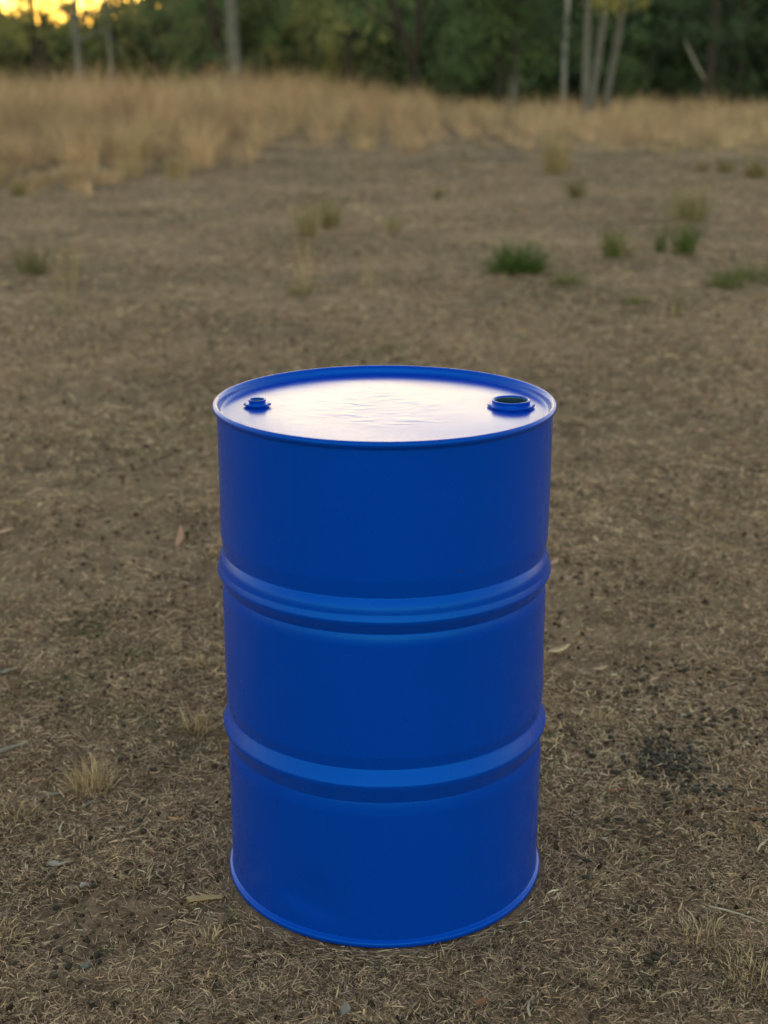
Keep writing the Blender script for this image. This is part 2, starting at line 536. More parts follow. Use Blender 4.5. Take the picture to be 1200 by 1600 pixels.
# base plate
bp_v = [(0, 0, .011)] + [((RC - .012) * math.cos(t), (RC - .012) * math.sin(t), .0075) for t in np.arange(48) * 2 * PI / 48]
link("base_plate", mesh("base_plate", bp_v, [(0, (i + 1) % 48 + 1, i + 1) for i in range(48)]), M['blue'], drum)

# lid sheet with two real holes
BUNG_L = (.2165, .004, .0285)       # x, y, bore radius of the large opening
BUNG_S = (-.2185, .010, .0115)
RL = RC - .020
pts, edges = [], []
def loop(cx, cy, r, k):
    s0 = len(pts)
    for i in range(k):
        t = 2 * PI * i / k
        pts.append(Vector((cx + r * math.cos(t), cy + r * math.sin(t))))
        edges.append((s0 + i, s0 + (i + 1) % k))
loop(0, 0, RL, SEG)
loop(BUNG_L[0], BUNG_L[1], BUNG_L[2] + .002, 48)
loop(BUNG_S[0], BUNG_S[1], BUNG_S[2] + .002, 32)
for gx_ in np.arange(-RL, RL, .011):
    for gy_ in np.arange(-RL, RL, .011):
        if math.hypot(gx_, gy_) < RL - .008 and math.hypot(gx_ - BUNG_L[0], gy_ - BUNG_L[1]) > BUNG_L[2] + .008 and math.hypot(gx_ - BUNG_S[0], gy_ - BUNG_S[1]) > BUNG_S[2] + .008:
            pts.append(Vector((gx_ + random.uniform(-.002, .002), gy_ + random.uniform(-.002, .002))))
vo, eo, fo, *_ = delaunay_2d_cdt(pts, edges, [], 0, 1e-6)
lf = []
for f in fo:
    c = sum((vo[i] for i in f), Vector((0, 0))) / len(f)
    if c.length > RL or (c - Vector(BUNG_L[:2])).length < BUNG_L[2] + .0019 or (c - Vector(BUNG_S[:2])).length < BUNG_S[2] + .0019: continue
    a = (vo[f[1]] - vo[f[0]]).cross(vo[f[2]] - vo[f[0]])
    lf.append(tuple(f) if a > 0 else tuple(f)[::-1])
def lid_z(px, py):
    r = math.hypot(px, py)
    e = 1 - min(1, max(0, (r - .18) / (RL - .18))) ** 2
    return ZLID + e * (.0008 * math.sin(5 * px + 1) * math.cos(6 * py) + .0006 * math.sin(17 * px + 9 * py))
link("lid", mesh("lid", [(v.x, v.y, lid_z(v.x, v.y)) for v in vo], lf), M['blue_lid'], drum)

def neck(name, cx, cy, rb, hgt, flange_r, lobes, seg):
    r1 = rb + (.0042 if rb > .02 else .0032)
    z0 = ZLID
    prof = [(r1 + .0058, z0 - .001), (r1 + .0050, z0 + .0012), (r1 + .0022, z0 + .0030), (r1 + .0006, z0 + .0045), (r1 - .0004, z0 + hgt * .60), (r1 + .0002, z0 + hgt * .80),
            (r1 + .0008, z0 + hgt * .90), (r1 + .0002, z0 + hgt * .985), (r1 - .0014, z0 + hgt), (rb + .0006, z0 + hgt * .97), (rb, z0 + hgt * .85), (rb, z0 - .006)]
    nk = lathe(name, prof, M['blue'], drum, seg, (cx, cy))
    # lobed crimped flange
    fl = [(flange_r - .004, z0 + .0016), (flange_r, z0 + .0024), (flange_r + .0006, z0 + .0044), (flange_r - .0006, z0 + .0058), (flange_r - .003, z0 + .0062), (r1 - .0002, z0 + .0058)]
    lathe("flange", fl, M['blue'], nk, seg, (cx, cy), disp=lambda A, z: -.0024 * (1 - np.abs(np.cos(A * lobes / 2))) )
    # thread inside the bore, and the bore's lower sleeve
    th = []
    for i in range(7):
        zz = z0 + hgt * .80 - i * .0026
        th += [(rb - .0003, zz), (rb - .0013, zz - .0013)]
    lathe("thread", th, M['thread'], nk, seg, (cx, cy))
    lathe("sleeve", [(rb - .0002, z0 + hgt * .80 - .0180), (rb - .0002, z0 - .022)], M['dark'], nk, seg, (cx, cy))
    return nk
neck("large_bung_neck", *BUNG_L, .0135, .0405, 8, 64)
neck("small_bung_neck", *BUNG_S, .0125, .0235, 8, 48)
# dark specks where the paint is chipped
def speck(ang, z, r):
    a = math.radians(ang)
    me = mesh("paint_chip", [(r * math.cos(t) * random.uniform(.8, 1.1), 0, 1.4 * r * math.sin(t)) for t in np.arange(8) * PI / 4], [tuple(range(8))])
    o = link("paint_chip", me, M['chip'], drum)
    o.location = ((RB + .0009) * math.cos(a), (RB + .0009) * math.sin(a), z)
    o.rotation_euler = (0, 0, a + PI / 2)
speck(270 + 24.5, .673, .0017)

# ------------------------------------------------------------------ leaves, twigs, stones on the ground
def leaf_mesh(name, L, W, bend, cup, k=9):
    vs_, fs = [], []
    th = .0005
    for s in (0, 1):
        for i in range(k):
            t = i / (k - 1)
            w = W * .5 * (math.sin(PI * t ** .8) ** .8 if 0 < t < 1 else .04)
            xx = (t - .5) * L; yy = bend * L * (t - .5) ** 2
            zz = cup * L * (4 * (t - .5) ** 2) + th * s
            vs_ += [(xx, yy - w, zz + .12 * w), (xx, yy, zz), (xx, yy + w, zz + .12 * w)]
    m_ = 3 * k
    for i in range(k - 1):
        for j in range(2):
            a = i * 3 + j
            fs.append((a, a + 1, a + 4, a + 3)[::-1]); fs.append((m_ + a, m_ + a + 3, m_ + a + 4, m_ + a + 1)[::-1])
        for j in (0, 2):
            a = i * 3 + j
            q = (a, a + 3, m_ + a + 3, m_ + a); fs.append(q if j == 0 else q[::-1])
    return mesh(name, vs_, fs)

def tube_geo(pts, rad, k=8, rough=0.0):
    pts = [Vector(p) for p in pts]
    vs_, fs = [], []
    prev = None
    for i, p in enumerate(pts):
        d = (pts[min(i + 1, len(pts) - 1)] - pts[max(i - 1, 0)]).normalized()
        u = d.cross(Vector((0, 0, 1)) if abs(d.z) < .9 else Vector((1, 0, 0))).normalized() if prev is None else (prev - d * prev.dot(d)).normalized()
        prev = u; w = d.cross(u)
        for j in range(k):
            t = 2 * PI * j / k
            r = rad[i] * (1 + random.uniform(-rough, rough))
            vs_.append(p + (u * math.cos(t) + w * math.sin(t)) * r)
    for i in range(len(pts) - 1):
        for j in range(k):
            a, b_ = i * k + j, i * k + (j + 1) % k
            fs.append((a, b_, b_ + k, a + k))
    fs.append(tuple(range(k))[::-1]); fs.append(tuple(range((len(pts) - 1) * k, len(pts) * k)))
    return vs_, fs

def tube_mesh(name, pts, rad, k=8, rough=0.0):
    return mesh(name, *tube_geo(pts, rad, k, rough))

def G(x, y): return float(gz(x, y))

def put_leaf(x, y, L, W, rz, mat, label, bend=.3, cup=.03, tilt=0., lift=.007, roll=0., name="fallen_leaf", group=None, cat="leaf"):
    o = link(name, leaf_mesh(name, L, W, bend, cup), M[mat])
    o.location = (x, y, G(x, y) + lift + abs(math.sin(tilt)) * L * .45)
    o.rotation_euler = (roll, -tilt, rz)
    return tag(o, label, cat, group)

put_leaf(.452, .975, .068, .026, .40, 'tan_leaf', "broad pale tan fallen leaf lying beside the drum", cup=.05, tilt=.18)
put_leaf(.540, .865, .042, .015, .25, 'tan_leaf', "small pale tan fallen leaf next to a broader one", cup=.05, tilt=.12)
put_leaf(-.642, 1.819, .085, .022, 1.45, 'pink_leaf', "pinkish brown fallen leaf standing tilted in the litter", tilt=.7)
put_leaf(-.869, 1.183, .062, .010, -.08, 'tan_leaf', "narrow pale leaf lying flat on bare ground", tilt=.06)
put_leaf(-.414, .127, .042, .009, -.30, 'orange_leaf', "narrow orange tan leaf on the ground beside the drum", tilt=.1)
put_leaf(.759, 2.457, .078, .016, .12, 'tan_leaf', "long tan leaf lying behind the drum", tilt=.1)
put_leaf(.516, 1.635, .040, .020, .9, 'pink_leaf', "small pinkish leaf close behind the drum", tilt=.25)
put_leaf(.155, -.443, .022, .016, .5, 'rust_leaf', "small rust brown leaf scrap in front of the drum", tilt=.2)
put_leaf(-.727, .284, .026, .014, .2, 'rust_leaf', "rust brown leaf scrap near the grey branch piece", tilt=.2)
put_leaf(-1.216, 1.915, .055, .030, .2, 'pink_leaf', "wide pinkish leaf at the edge of bare soil", tilt=.2)
put_leaf(.300, 1.95, .05, .012, -.6, 'tan_leaf', "slim tan leaf hidden partly behind the drum", tilt=.1)
put_leaf(-.941, .846, .036, .018, .3, 'stone', "grey weathered leaf lying on dry litter", tilt=.15)
put_leaf(-.061, -.467, .024, .016, 1.3, 'stone', "grey green leaf scrap in front of the drum", tilt=.35)
put_leaf(.70, .93, .035, .008, .2, 'rust_leaf', "thin reddish leaf among scattered droppings", tilt=.08)

def put_stick(x, y, L, r, rz, mat, label, bend=.06, rise=.0, name="twig", lift=None, cat="twig", k=7):
    n_ = 7
    ptsk, rad = [], []
    for i in range(n_):
        t = i / (n_ - 1)
        ptsk.append(((t - .5) * L, bend * L * math.sin(PI * t) + random.uniform(-.1, .1) * r, rise * L * t + random.uniform(-.1, .1) * r))
        rad.append(r * (1 - .35 * t) * random.uniform(.9, 1.1))
    o = link(name, tube_mesh(name, ptsk, rad, k, .1), M[mat])
    o.location = (x, y, G(x, y) + (r * .8 + .003 if lift is None else lift))
    o.rotation_euler = (0, 0, rz)
    return tag(o, label, cat)

put_stick(-.835, .415, .125, .0065, .80, 'grey_wood', "grey weathered piece of broken branch on dry grass", rise=.02, name="branch_piece", cat="branch")
bs = put_stick(-.322, -.150, .062, .0080, .16, 'tan_wood', "tan bark strip poking out from under the drum", bend=.05, name="bark_strip", cat="bark", k=10)
bs.scale = (1, 1, .38)
put_stick(.235, -.446, .052, .0022, 1.35, 'white_wood', "thin white bleached twig in front of the drum", bend=.12)
put_stick(.748, .165, .045, .0026, .25, 'red_wood', "short reddish twig lying apart from the dropping heap")
put_stick(.483, .243, .046, .0022, .10, 'red_wood', "reddish curved stem between the drum and the dropping heap", bend=.1)
put_stick(.645, .256, .030, .0014, 1.9, 'white_wood', "white quill like twig beside the dropping heap")
put_stick(-.600, .200, .036, .0036, .9, 'grey_wood', "short grey twig beneath the tallest straw tuft")
put_stick(-.676, .240, .046, .0040, .25, 'grey_wood', "stubby grey twig lying by the tallest straw tuft")
put_stick(-.631, .091, .040, .0020, 1.7, 'white_wood', "bent pale straw stem standing in the litter", bend=.15, rise=.3)
put_stick(-.600, -.02, .034, .0026, .5, 'white_wood', "stubby bleached stick near the pale stones")
put_stick(.62, -.20, .10, .0022, -.55, 'white_wood', "long pale dry stem between two straw tufts", bend=.05)
put_stick(.74, .05, .07, .0022, .8, 'white_wood', "pale split stem by the reddish twig", bend=.1)
put_stick(.93, 2.05, .11, .003, .2, 'grey_wood', "thin grey twig on the ground behind the drum", bend=.1)
put_stick(.60, 2.0, .09, .0028, 1.0, 'grey_wood', "crooked grey twig on the ground behind the drum", bend=.2)

def stone_mesh(name, s, seed):
    r_ = np.random.default_rng(seed)
    bmv = IV * (1 + r_.normal(0, .12, (12, 1))) * np.array(s)
    # one subdivision for a rounder stone
    vs_ = [tuple(v) for v in bmv]; cache = {}; fs = []
    def mid(a, b_):
        k = (min(a, b_), max(a, b_))
        if k not in cache:
            vs_.append(tuple((np.array(vs_[a]) + np.array(vs_[b_])) * .5 * (1.10 + r_.normal(0, .02)))); cache[k] = len(vs_) - 1
        return cache[k]
    for a, b_, c in IF:
        ab, bc, ca = mid(a, b_), mid(b_, c), mid(c, a)
        fs += [(a, ab, ca), (b_, bc, ab), (c, ca, bc), (ab, bc, ca)]
    return mesh(name, vs_, fs)

for i, (x, y, s, m_, lab) in enumerate([
        (-.623, -.018, .011, 'pale_stone', "flat pale grey stone half sunk in dry litter"),
        (-.551, -.100, .008, 'pale_stone', "little pale pebble near the flat pale stone"),
        (-.347, .430, .010, 'rust_stone', "rust red stone touching the ground right beside the drum"),
        (-.50, -.33, .009, 'stone', "dull grey pebble on trampled litter"),
        (.74, -.10, .009, 'stone', "smooth grey pebble beyond the straw tufts"),
        (.69, .60, .007, 'pale_stone', "pale pebble among scattered droppings"),
        (.52, .42, .006, 'pale_stone', "tiny light pebble next to the dropping heap")]):
    o = link("stone", stone_mesh("stone", (s * 1.3, s, s * .55), 40 + i), M[m_])
    o.location = (x, y, G(x, y) + s * .35); o.rotation_euler = (0, 0, i * 1.3)
    tag(o, lab, "stone")

# ------------------------------------------------------------------ droppings
dvar = [stone_mesh("dropping", (.0078 * a, .0066 * b_, .0060 * c), 70 + i) for i, (a, b_, c) in enumerate([(1, 1, 1), (1.2, .95, 1), (.9, 1.05, .95), (1.1, 1.1, .9), (1.3, 1, .95)])]
placed = []
def dropping(x, y, s, label, group, layer=0.):
    o = link("dropping", random.choice(dvar), M['dung'])
    o.location = (x, y, G(x, y) + .0045 * s + .004 + layer)
    o.rotation_euler = (random.uniform(-.3, .3), random.uniform(-.3, .3), random.uniform(0, 6.3))
    o.scale = (s * random.uniform(.8, 1.2), s * random.uniform(.8, 1.1), s * random.uniform(.65, 1.0))
    tag(o, label, "dropping", group)
def try_place(x, y, gap):
    for (a, b_) in placed:
        if (a - x) ** 2 + (b_ - y) ** 2 < gap * gap: return False
    placed.append((x, y)); return True
HL, HG = "dark round dropping in the dense heap on dry ground", "droppings heaped on the ground"
cnt = 0
for k in range(2500):
    if cnt >= 96: break
    a = random.gauss(0, 1); b_ = random.gauss(0, 1)
    x, y = .608 + .033 * a + .006 * b_, .385 + .050 * b_
    if try_place(x, y, .0105): dropping(x, y, random.uniform(.75, 1.1), HL, HG); cnt += 1
WHERE = [("dark dropping in the loose string trailing off the dense heap", "trailing droppings", (0, 1)),
         ("dark dropping scattered on dry ground beyond the dense heap", "droppings beyond the heap", (2, 3, 5)),
         ("dark dropping lying between the drum and the dense heap", "droppings by the drum", (4, 6)),
         ("dark dropping lying near the bleached straw tufts and red twig", "droppings by the straw tufts", (7, 8, 20)),
         ("dark dropping on open ground behind the drum near long tan leaf", "droppings behind the drum", (9, 10, 22)),
         ("dark dropping near the narrow orange tan leaf beside the drum", "droppings by the orange leaf", (11, 12, 17)),
         ("dark dropping scattered on ground around the tilted pinkish leaf", "droppings by the pinkish leaf", (13, 14, 19, 23)),
         ("dark dropping lying in litter near the pale stones", "droppings by the pale stones", (15, 16, 21)),
         ("dark dropping lying beyond the grey broken branch piece", "droppings by the branch", (18,))]
for ci, (cx, cy, sx, sy, m_) in enumerate([(.670, .245, .025, .025, 13), (.56, .19, .02, .02, 4), (.58, .72, .09, .10, 24), (.75, .60, .08, .10, 14), (.47, .38, .05, .06, 8), (.69, .86, .07, .05, 12), (.45, .20, .05, .06, 5),
                              (.46, -.33, .015, .015, 4), (.70, .10, .05, .06, 4), (1.0, 2.3, .10, .12, 9), (.85, 1.5, .2, .2, 12), (-.45, .33, .06, .06, 6), (-.42, .10, .04, .03, 5),
                              (-.95, 1.6, .10, .10, 12), (-.9, 2.0, .15, .12, 8), (-.55, -.12, .06, .05, 4), (-.55, -.33, .08, .03, 5), (-.36, .33, .02, .04, 3), (-.75, .75, .1, .1, 6), (-.65, 1.35, .12, .12, 7), (.5, -.1, .08, .1, 5), (-.30, -.36, .1, .04, 3), (1.25, 2.9, .2, .25, 8), (-1.2, 2.6, .3, .3, 6)]):
    c_ = 0
    SL, SG = next((a, b_) for a, b_, ids in WHERE if ci in ids)
    for t in range(200):
        if c_ >= m_: break
        x, y = random.gauss(cx, sx), random.gauss(cy, sy)
        if math.hypot(x, y) < .33: continue
        if try_place(x, y, .016): dropping(x, y, random.uniform(.7, 1.15), SL, SG); c_ += 1

# ------------------------------------------------------------------ grass tufts
def tuft_mesh(name, n, rad, hgt, w, cols, spread=.5, droop=.4):
    a = rng.uniform(0, 2 * PI, n); r = rad * np.sqrt(rng.random(n))
    P = np.stack([r * np.cos(a), r * np.sin(a), np.full(n, -.004)], 1)
    head = a + rng.normal(0, .9, n)
    lean = spread * (.25 + r / rad * .9) * rng.uniform(.15, 1.7, n)
    e0 = PI / 2 - np.clip(lean, 0, 1.35)
    L = hgt * rng.uniform(.35, 1.18, n)
    W = w * rng.uniform(.6, 1.3, n)
    cols = np.array(cols)
    c = cols[rng.integers(0, len(cols), n)] * rng.uniform(.75, 1.25, (n, 1))
    Vt, Ct = blades(P, head, e0, -rng.uniform(0, droop, n), L, W, c, None, rng.normal(0, .7, n))
    return blade_mesh(name, Vt, Ct)

STRAW = [(.42, .335, .21), (.34, .265, .165), (.47, .38, .25), (.26, .20, .13)]
GREEN = [(.055, .105, .022), (.075, .125, .028), (.04, .08, .02), (.12, .14, .05), (.20, .17, .09)]
DULL = [(.12, .125, .05), (.085, .105, .04), (.19, .16, .09), (.27, .22, .13)]
PALE = [(.24, .215, .12), (.30, .26, .16), (.17, .175, .085)]

def tuft(x, y, n_, rad, h, w, cols, label, spread=.5, droop=.4, name="grass_tuft", group=None):
    o = link(name, tuft_mesh(name, n_, rad, h, w, cols, spread, droop), M['blades'])
    o.location = (x, y, G(x, y))
    return tag(o, label, "grass tuft", group)

# green and dull tufts on the open ground
tuft(1.003, 8.172, 520, .17, .29, .006, GREEN[:3], "largest dense green grass tuft, standing on the open bare ground", .75, .6)
tuft(1.299, 7.569, 130, .10, .15, .005, GREEN, "low green tuft close beside the largest green tuft", .8)
tuft(1.85, 9.052, 130, .07, .30, .006, GREEN, "upright dark green tuft with a straw base and a leaning twin", .35)
tuft(2.00, 9.15, 60, .05, .26, .005, DULL, "thin leaning dull green tuft beside an upright dark one", .6)
tuft(2.298, 9.349, 70, .04, .25, .006, GREEN, "slender green tuft between two stouter green tufts", .3)
tuft(2.474, 9.220, 180, .09, .31, .006, GREEN[:4], "stout upright green tuft next to a slender one", .35)
tuft(3.094, 12.0, 240, .17, .46, .006, PALE + DULL, "loose pale olive tuft with feathery seed heads", .5)
tuft(1.619, 6.647, 110, .07, .09, .005, DULL + GREEN, "small low olive green tuft on bare brown ground", .8)
tuft(1.765, 6.033, 26, .02, .20, .004, DULL, "single thin upright stalk tuft on bare ground", .2)
tuft(5.249, 17.748, 200, .15, .30, .009, DULL, "broad olive tuft, biggest of three by the tall straw", .4)
tuft(5.109, 18.9, 110, .10, .22, .009, DULL, "middle olive tuft of three by the tall straw", .4)
tuft(4.80, 19.1, 80, .08, .19, .009, DULL + STRAW[1:2], "smallest olive tuft of three by the tall straw", .4)
tuft(2.361, 15.135, 150, .11, .32, .008, DULL, "compact brownish olive tuft on grey bare ground", .4)
tuft(2.634, 19.509, 240, .18, .80, .009, PALE + STRAW, "tall pale straw tuft standing alone before the trees", .3)
tuft(.648, 15.135, 60, .06, .17, .008, DULL, "tiny olive tuft alone on grey bare ground", .4)
tuft(.086, 11.091, 60, .06, .19, .007, PALE, "thin straw coloured tuft behind the drum", .4)
tuft(-.524, 11.381, 130, .09, .36, .007, DULL, "darker of a pair of upright olive tufts", .3)
tuft(-.713, 10.704, 120, .08, .38, .007, PALE + DULL[2:], "paler of a pair of upright olive tufts", .3)
tuft(-2.626, 8.101, 190, .10, .24, .005, GREEN[2:] + DULL, "round green brown tuft alone on open ground", .6)
tuft(-4.64, 15.623, 90, .08, .26, .008, DULL, "small green tuft at the foot of the tall dry grass", .4)
tuft(-.563, 7.057, 110, .09, .15, .005, DULL + PALE, "low olive tuft with a few tall straw stalks", .7)
tuft(-.55, 7.15, 14, .04, .60, .0055, STRAW, "few tall bare straw stalks rising from a low tuft", .12)
tuft(-2.004, 6.4, 26, .07, .70, .0055, STRAW[:2] + PALE, "tall wispy pale straw stalks alone on open ground", .14)
tuft(-.108, 7.057, 14, .03, .26, .0055, STRAW, "short wispy straw stalks behind the drum", .2)
tuft(.027, 4.93, 70, .05, .06, .003, DULL, "flat dark tuft just behind the drum", 1.)
for i, (x, y, s) in enumerate([(2.55, 7.75, .16), (2.85, 7.55, .18), (2.72, 8.0, .15), (3.05, 7.9, .17), (2.40, 7.45, .12), (3.2, 7.5, .16)]):
    tuft(x, y, 170, s, .15, .005, GREEN + DULL[:1], "bright green tuft in the patch of fresh grass", .9, group="tufts of the fresh green patch")
# dry straw tufts near the drum
NT = [(-.612, .262, 190, .042, .072, "tallest golden straw tuft, beside two short grey twigs", .55),
      (.615, -.375, 230, .050, .050, "widest bleached straw tuft, on litter in front of the drum", .95),
      (.546, -.258, 130, .042, .042, "bleached flattened straw tuft next to the widest one", 1.1),
      (.484, .575, 110, .035, .045, "golden straw tuft behind the dropping heap", .8),
      (.379, .055, 70, .028, .030, "low straw tuft close to the drum base", 1.0),
      (.384, -.085, 60, .022, .030, "small bleached straw tuft by the drum", .9),
      (.524, .368, 90, .032, .034, "pale straw tuft at the rim of the dropping heap", 1.0),
      (-.425, .540, 100, .034, .060, "upright straw tuft beside the drum with broken tips", .5),
      (-1.173, 2.505, 90, .050, .045, "flat pale straw tuft far behind the grey branch piece", 1.0),
      (-.300, -.265, 60, .016, .036, "little spiky straw tuft in front of the drum", .6),
      (-.745, .165, 100, .040, .038, "straw tuft below the tallest golden one", .9),
      (.887, 1.146, 60, .035, .030, "straw tuft on the ground behind the dropping heap", 1.0),
      (.10, -.33, 40, .018, .030, "tiny straw tuft against the front of the drum", .6),
      (.245, -.24, 22, .008, .030, "tiny upright straw spike near the drum front", .4),
      (-.46, -.08, 80, .032, .032, "curled straw tuft near the pale stones", 1.0),
      (-.66, -.26, 100, .038, .034, "bleached straw tuft lying before the pale stones", 1.1),
      (.70, .10, 60, .03, .03, "straw tuft near the reddish twig", 1.0),
      (-.45, .90, 80, .04, .04, "straw tuft behind the upright broken one", 1.0),
      (-.20, 1.9, 90, .05, .05, "straw tuft hidden mostly behind the drum", .9),
      (1.05, 1.75, 90, .05, .045, "straw tuft by the scattered droppings behind the drum", .9),
      (-.30, 3.1, 110, .07, .055, "straw tuft on open ground well behind the drum", .9)]
for (x, y, n_, r_, h_, lab, sp) in NT:
    tuft(x, y, n_, r_, h_, .0021, STRAW, lab, sp, .5, name="straw_tuft")
for i, (x, y, s) in enumerate([(-.655, .62, .030), (-.615, -.08, .022), (-.56, -.16, .018), (.80, .25, .05), (.70, .12, .03), (-.47, -.30, .02), (.42, -.42, .03), (-.27, -.20, .03), (.46, .52, .02), (.85, -.02, .04)]):
    tuft(x, y, 40, s, .018, .0022, [(.06, .10, .025), (.09, .14, .035), (.12, .13, .06)], "tiny green shoots sprouting through dry litter", 1.0, .4, name="green_shoots", group="green shoots in the litter")

# ------------------------------------------------------------------ tall dry grass in the distance
def tall_grass(name, n, region, hmin, hmax, cols, label, wscale=1.0, tuss=.6, cell=.55, lean=.5, ramp_h=None):
    x, y = region(n)
    m_ = len(x)
    # gather into tussocks whose blades lean outwards
    hx = np.floor(x / cell); hy = np.floor(y / cell)
    cx = (hx + .15 + .7 * hash2(hx, hy, 61)) * cell; cy = (hy + .15 + .7 * hash2(hx, hy, 62)) * cell
    pull = tuss * rng.random(m_) ** .5
    x = x * (1 - pull) + cx * pull; y = y * (1 - pull) + cy * pull
    hh = .5 + .85 * hash2(hx, hy, 63)
    patch = .70 + .6 * vnoise(x / 2.6, y / 2.6, 64)
    L = rng.uniform(hmin, hmax, m_) * hh * patch
    if ramp_h is not None: L = L * ramp_h(x, y)
    dx, dy = x - cx, y - cy
    head = np.arctan2(dy, dx) + rng.normal(0, .7, m_)
    rr = np.sqrt(dx * dx + dy * dy) / (cell * .5)
    e0 = PI / 2 - np.clip(np.abs(rng.normal(.06, .12, m_)) + lean * rr * rng.uniform(.2, 1, m_), 0, 1.2)
    cols = np.array(cols)
    tone = .6 * hash2(hx, hy, 66) + .4 * vnoise(x / 1.9 + 4, y / 1.9, 65)
    k = np.clip((tone * .75 + rng.random(m_) * .35) * len(cols), 0, len(cols) - 1).astype(int)
    c = cols[k] * rng.uniform(.7, 1.2, (m_, 1)) * (.72 + .5 * hash2(hx, hy, 67))[:, None]
    W = rng.uniform(.006, .013, m_) * wscale
    Vt, Ct = blades(np.stack([x, y, gz(x, y) - .01], 1), head, e0, -rng.uniform(.05, .8, m_), L, W, c, None, rng.uniform(-1.5, 1.5, m_))
    Vt[:, 2] = np.maximum(Vt[:, 2], gz(Vt[:, 0], Vt[:, 1]) - .01)
    o = link(name, blade_mesh(name, Vt, Ct), M['blades'])
    return tag(o, label, "tall grass", kind="stuff")

def left_edge(x):
    return 17.2 + 6.0 * smooth(-2.9, -1.7, x) + (vnoise(x / 1.1, x * 0, 71) - .5) * 3.0

def reg_left(n):
    y = 16.0 + 30 * rng.random(n) ** 1.5
    lo = -.40 * (y + 2.3) - 5
    hi = .028 * (y + 2.3) + .1
    x = lo + (hi - lo) * rng.random(n)
    edge = left_edge(x) + rng.exponential(.9, n) - .6
    k = y > edge
    return x[k], y[k]

def right_edge(x):
    return 27.5 - smooth(2.5, 8, x) * 5.5 + (vnoise(x / 1.3, x * 0, 72) - .5) * 5

def reg_right(n):
    y = 21.0 + 29 * rng.random(n) ** 1.1
    lo = .020 * (y + 2.3)
    hi = .36 * (y + 2.3) + 6
    x = lo + (hi - lo) * rng.random(n)
    k = y > right_edge(x) + rng.exponential(2.0, n) - 1.5
    return x[k], y[k]

GOLD = [(.26, .165, .115), (.36, .238, .165), (.46, .322, .22), (.57, .415, .285), (.39, .33, .18)]
tall_grass("tall_dry_grass", 70000, reg_left, .75, 1.25, GOLD, "tall golden brown dry grass massed at the wood's edge", 1.0, .75, .85, .55,
           lambda x, y: .38 + .62 * smooth(0, 8.5, y - left_edge(x)))
tall_grass("low_dry_grass", 42000, reg_right, .40, .85, GOLD[1:], "knee high golden dry grass in front of the dark wood", 1.1, .75, .8, .55,
           lambda x, y: .30 + .70 * smooth(0, 11, y - right_edge(x)))
# thin short grass in the transition between bare ground and tall grass
def reg_short(n):
    y = 14.5 + 20 * rng.random(n)
    x = rng.uniform(-1, 1, n) * (.285 * (y + 2.3) + 2)
    m_ = vnoise(x / 1.5, y / 1.5, 73)
    k = (m_ > .42) & (rng.random(n) < smooth(13, 24, y) * .8 + .1)
    return x[k], y[k]
tall_grass("short_dry_grass", 26000, reg_short, .05, .20, [(.16, .12, .085), (.22, .17, .115), (.28, .22, .14)], "short thin brownish grass between bare ground and tall grass", .9, .8)
# seed stalks standing above the tall grass
def stalks(n):
    y = 18 + 22 * rng.random(n)
    lo = -.285 * (y + 2.3) - 3; hi = -.02 * (y + 2.3)
    x = lo + (hi - lo) * rng.random(n) ** 1.6
    return x, y
tall_grass("seed_stalks", 900, stalks, 1.35, 2.0, [(.38, .30, .19), (.44, .35, .23), (.33, .27, .17)], "thin pale seed stalks rising above the tall dry grass", .9, .2)

# ------------------------------------------------------------------ trees
def leaf_cloud(centers, radii, n_per, size, cols, flat=1.0, seed=0):
    r_ = np.random.default_rng(seed)
    C = np.repeat(np.array(centers), n_per, 0); R = np.repeat(np.array(radii), n_per)
    n = len(C)
    dirs = r_.normal(0, 1, (n, 3)); dirs /= np.linalg.norm(dirs, axis=1, keepdims=True)
    P = C + dirs * (R * r_.random(n) ** .5)[:, None] * np.array([1, 1, flat])
    a = r_.uniform(0, 2 * PI, n)
    # leaves hang: long axis mostly downwards
    dn = np.stack([np.cos(a) * .5, np.sin(a) * .5, -np.ones(n) * r_.uniform(.2, 1, n)], 1); dn /= np.linalg.norm(dn, axis=1, keepdims=True)
    s = np.cross(dn, r_.normal(0, 1, (n, 3))); s /= np.linalg.norm(s, axis=1, keepdims=True)
    L = size * r_.uniform(.7, 1.4, n); W = L * r_.uniform(.22, .36, n)
    V = np.stack([P, P + dn * (L * .5)[:, None] + s * (W * .5)[:, None], P + dn * L[:, None], P + dn * (L * .5)[:, None] - s * (W * .5)[:, None]], 1).reshape(-1, 3)
    cols = np.array(cols)
    tone = np.repeat(r_.uniform(.7, 1.3, len(centers)), n_per)
    c = cols[r_.integers(0, len(cols), n)] * (tone * r_.uniform(.75, 1.25, n))[:, None]
    return V, np.repeat(c, 4, 0)

def quads_mesh(name, V, C):
    n = len(V) // 4
    return np_mesh(name, V, np.arange(n * 4), np.arange(n) * 4, np.full(n, 4), C)

LG = {'green': [(.080, .135, .055), (.105, .165, .064), (.06, .108, .045)],
      'dark': [(.040, .070, .038), (.056, .09, .046), (.03, .056, .03)],
      'yellow': [(.27, .27, .10), (.33, .30, .115), (.19, .21, .08)],
      'olive': [(.19, .20, .095), (.24, .245, .115), (.135, .155, .075)]}

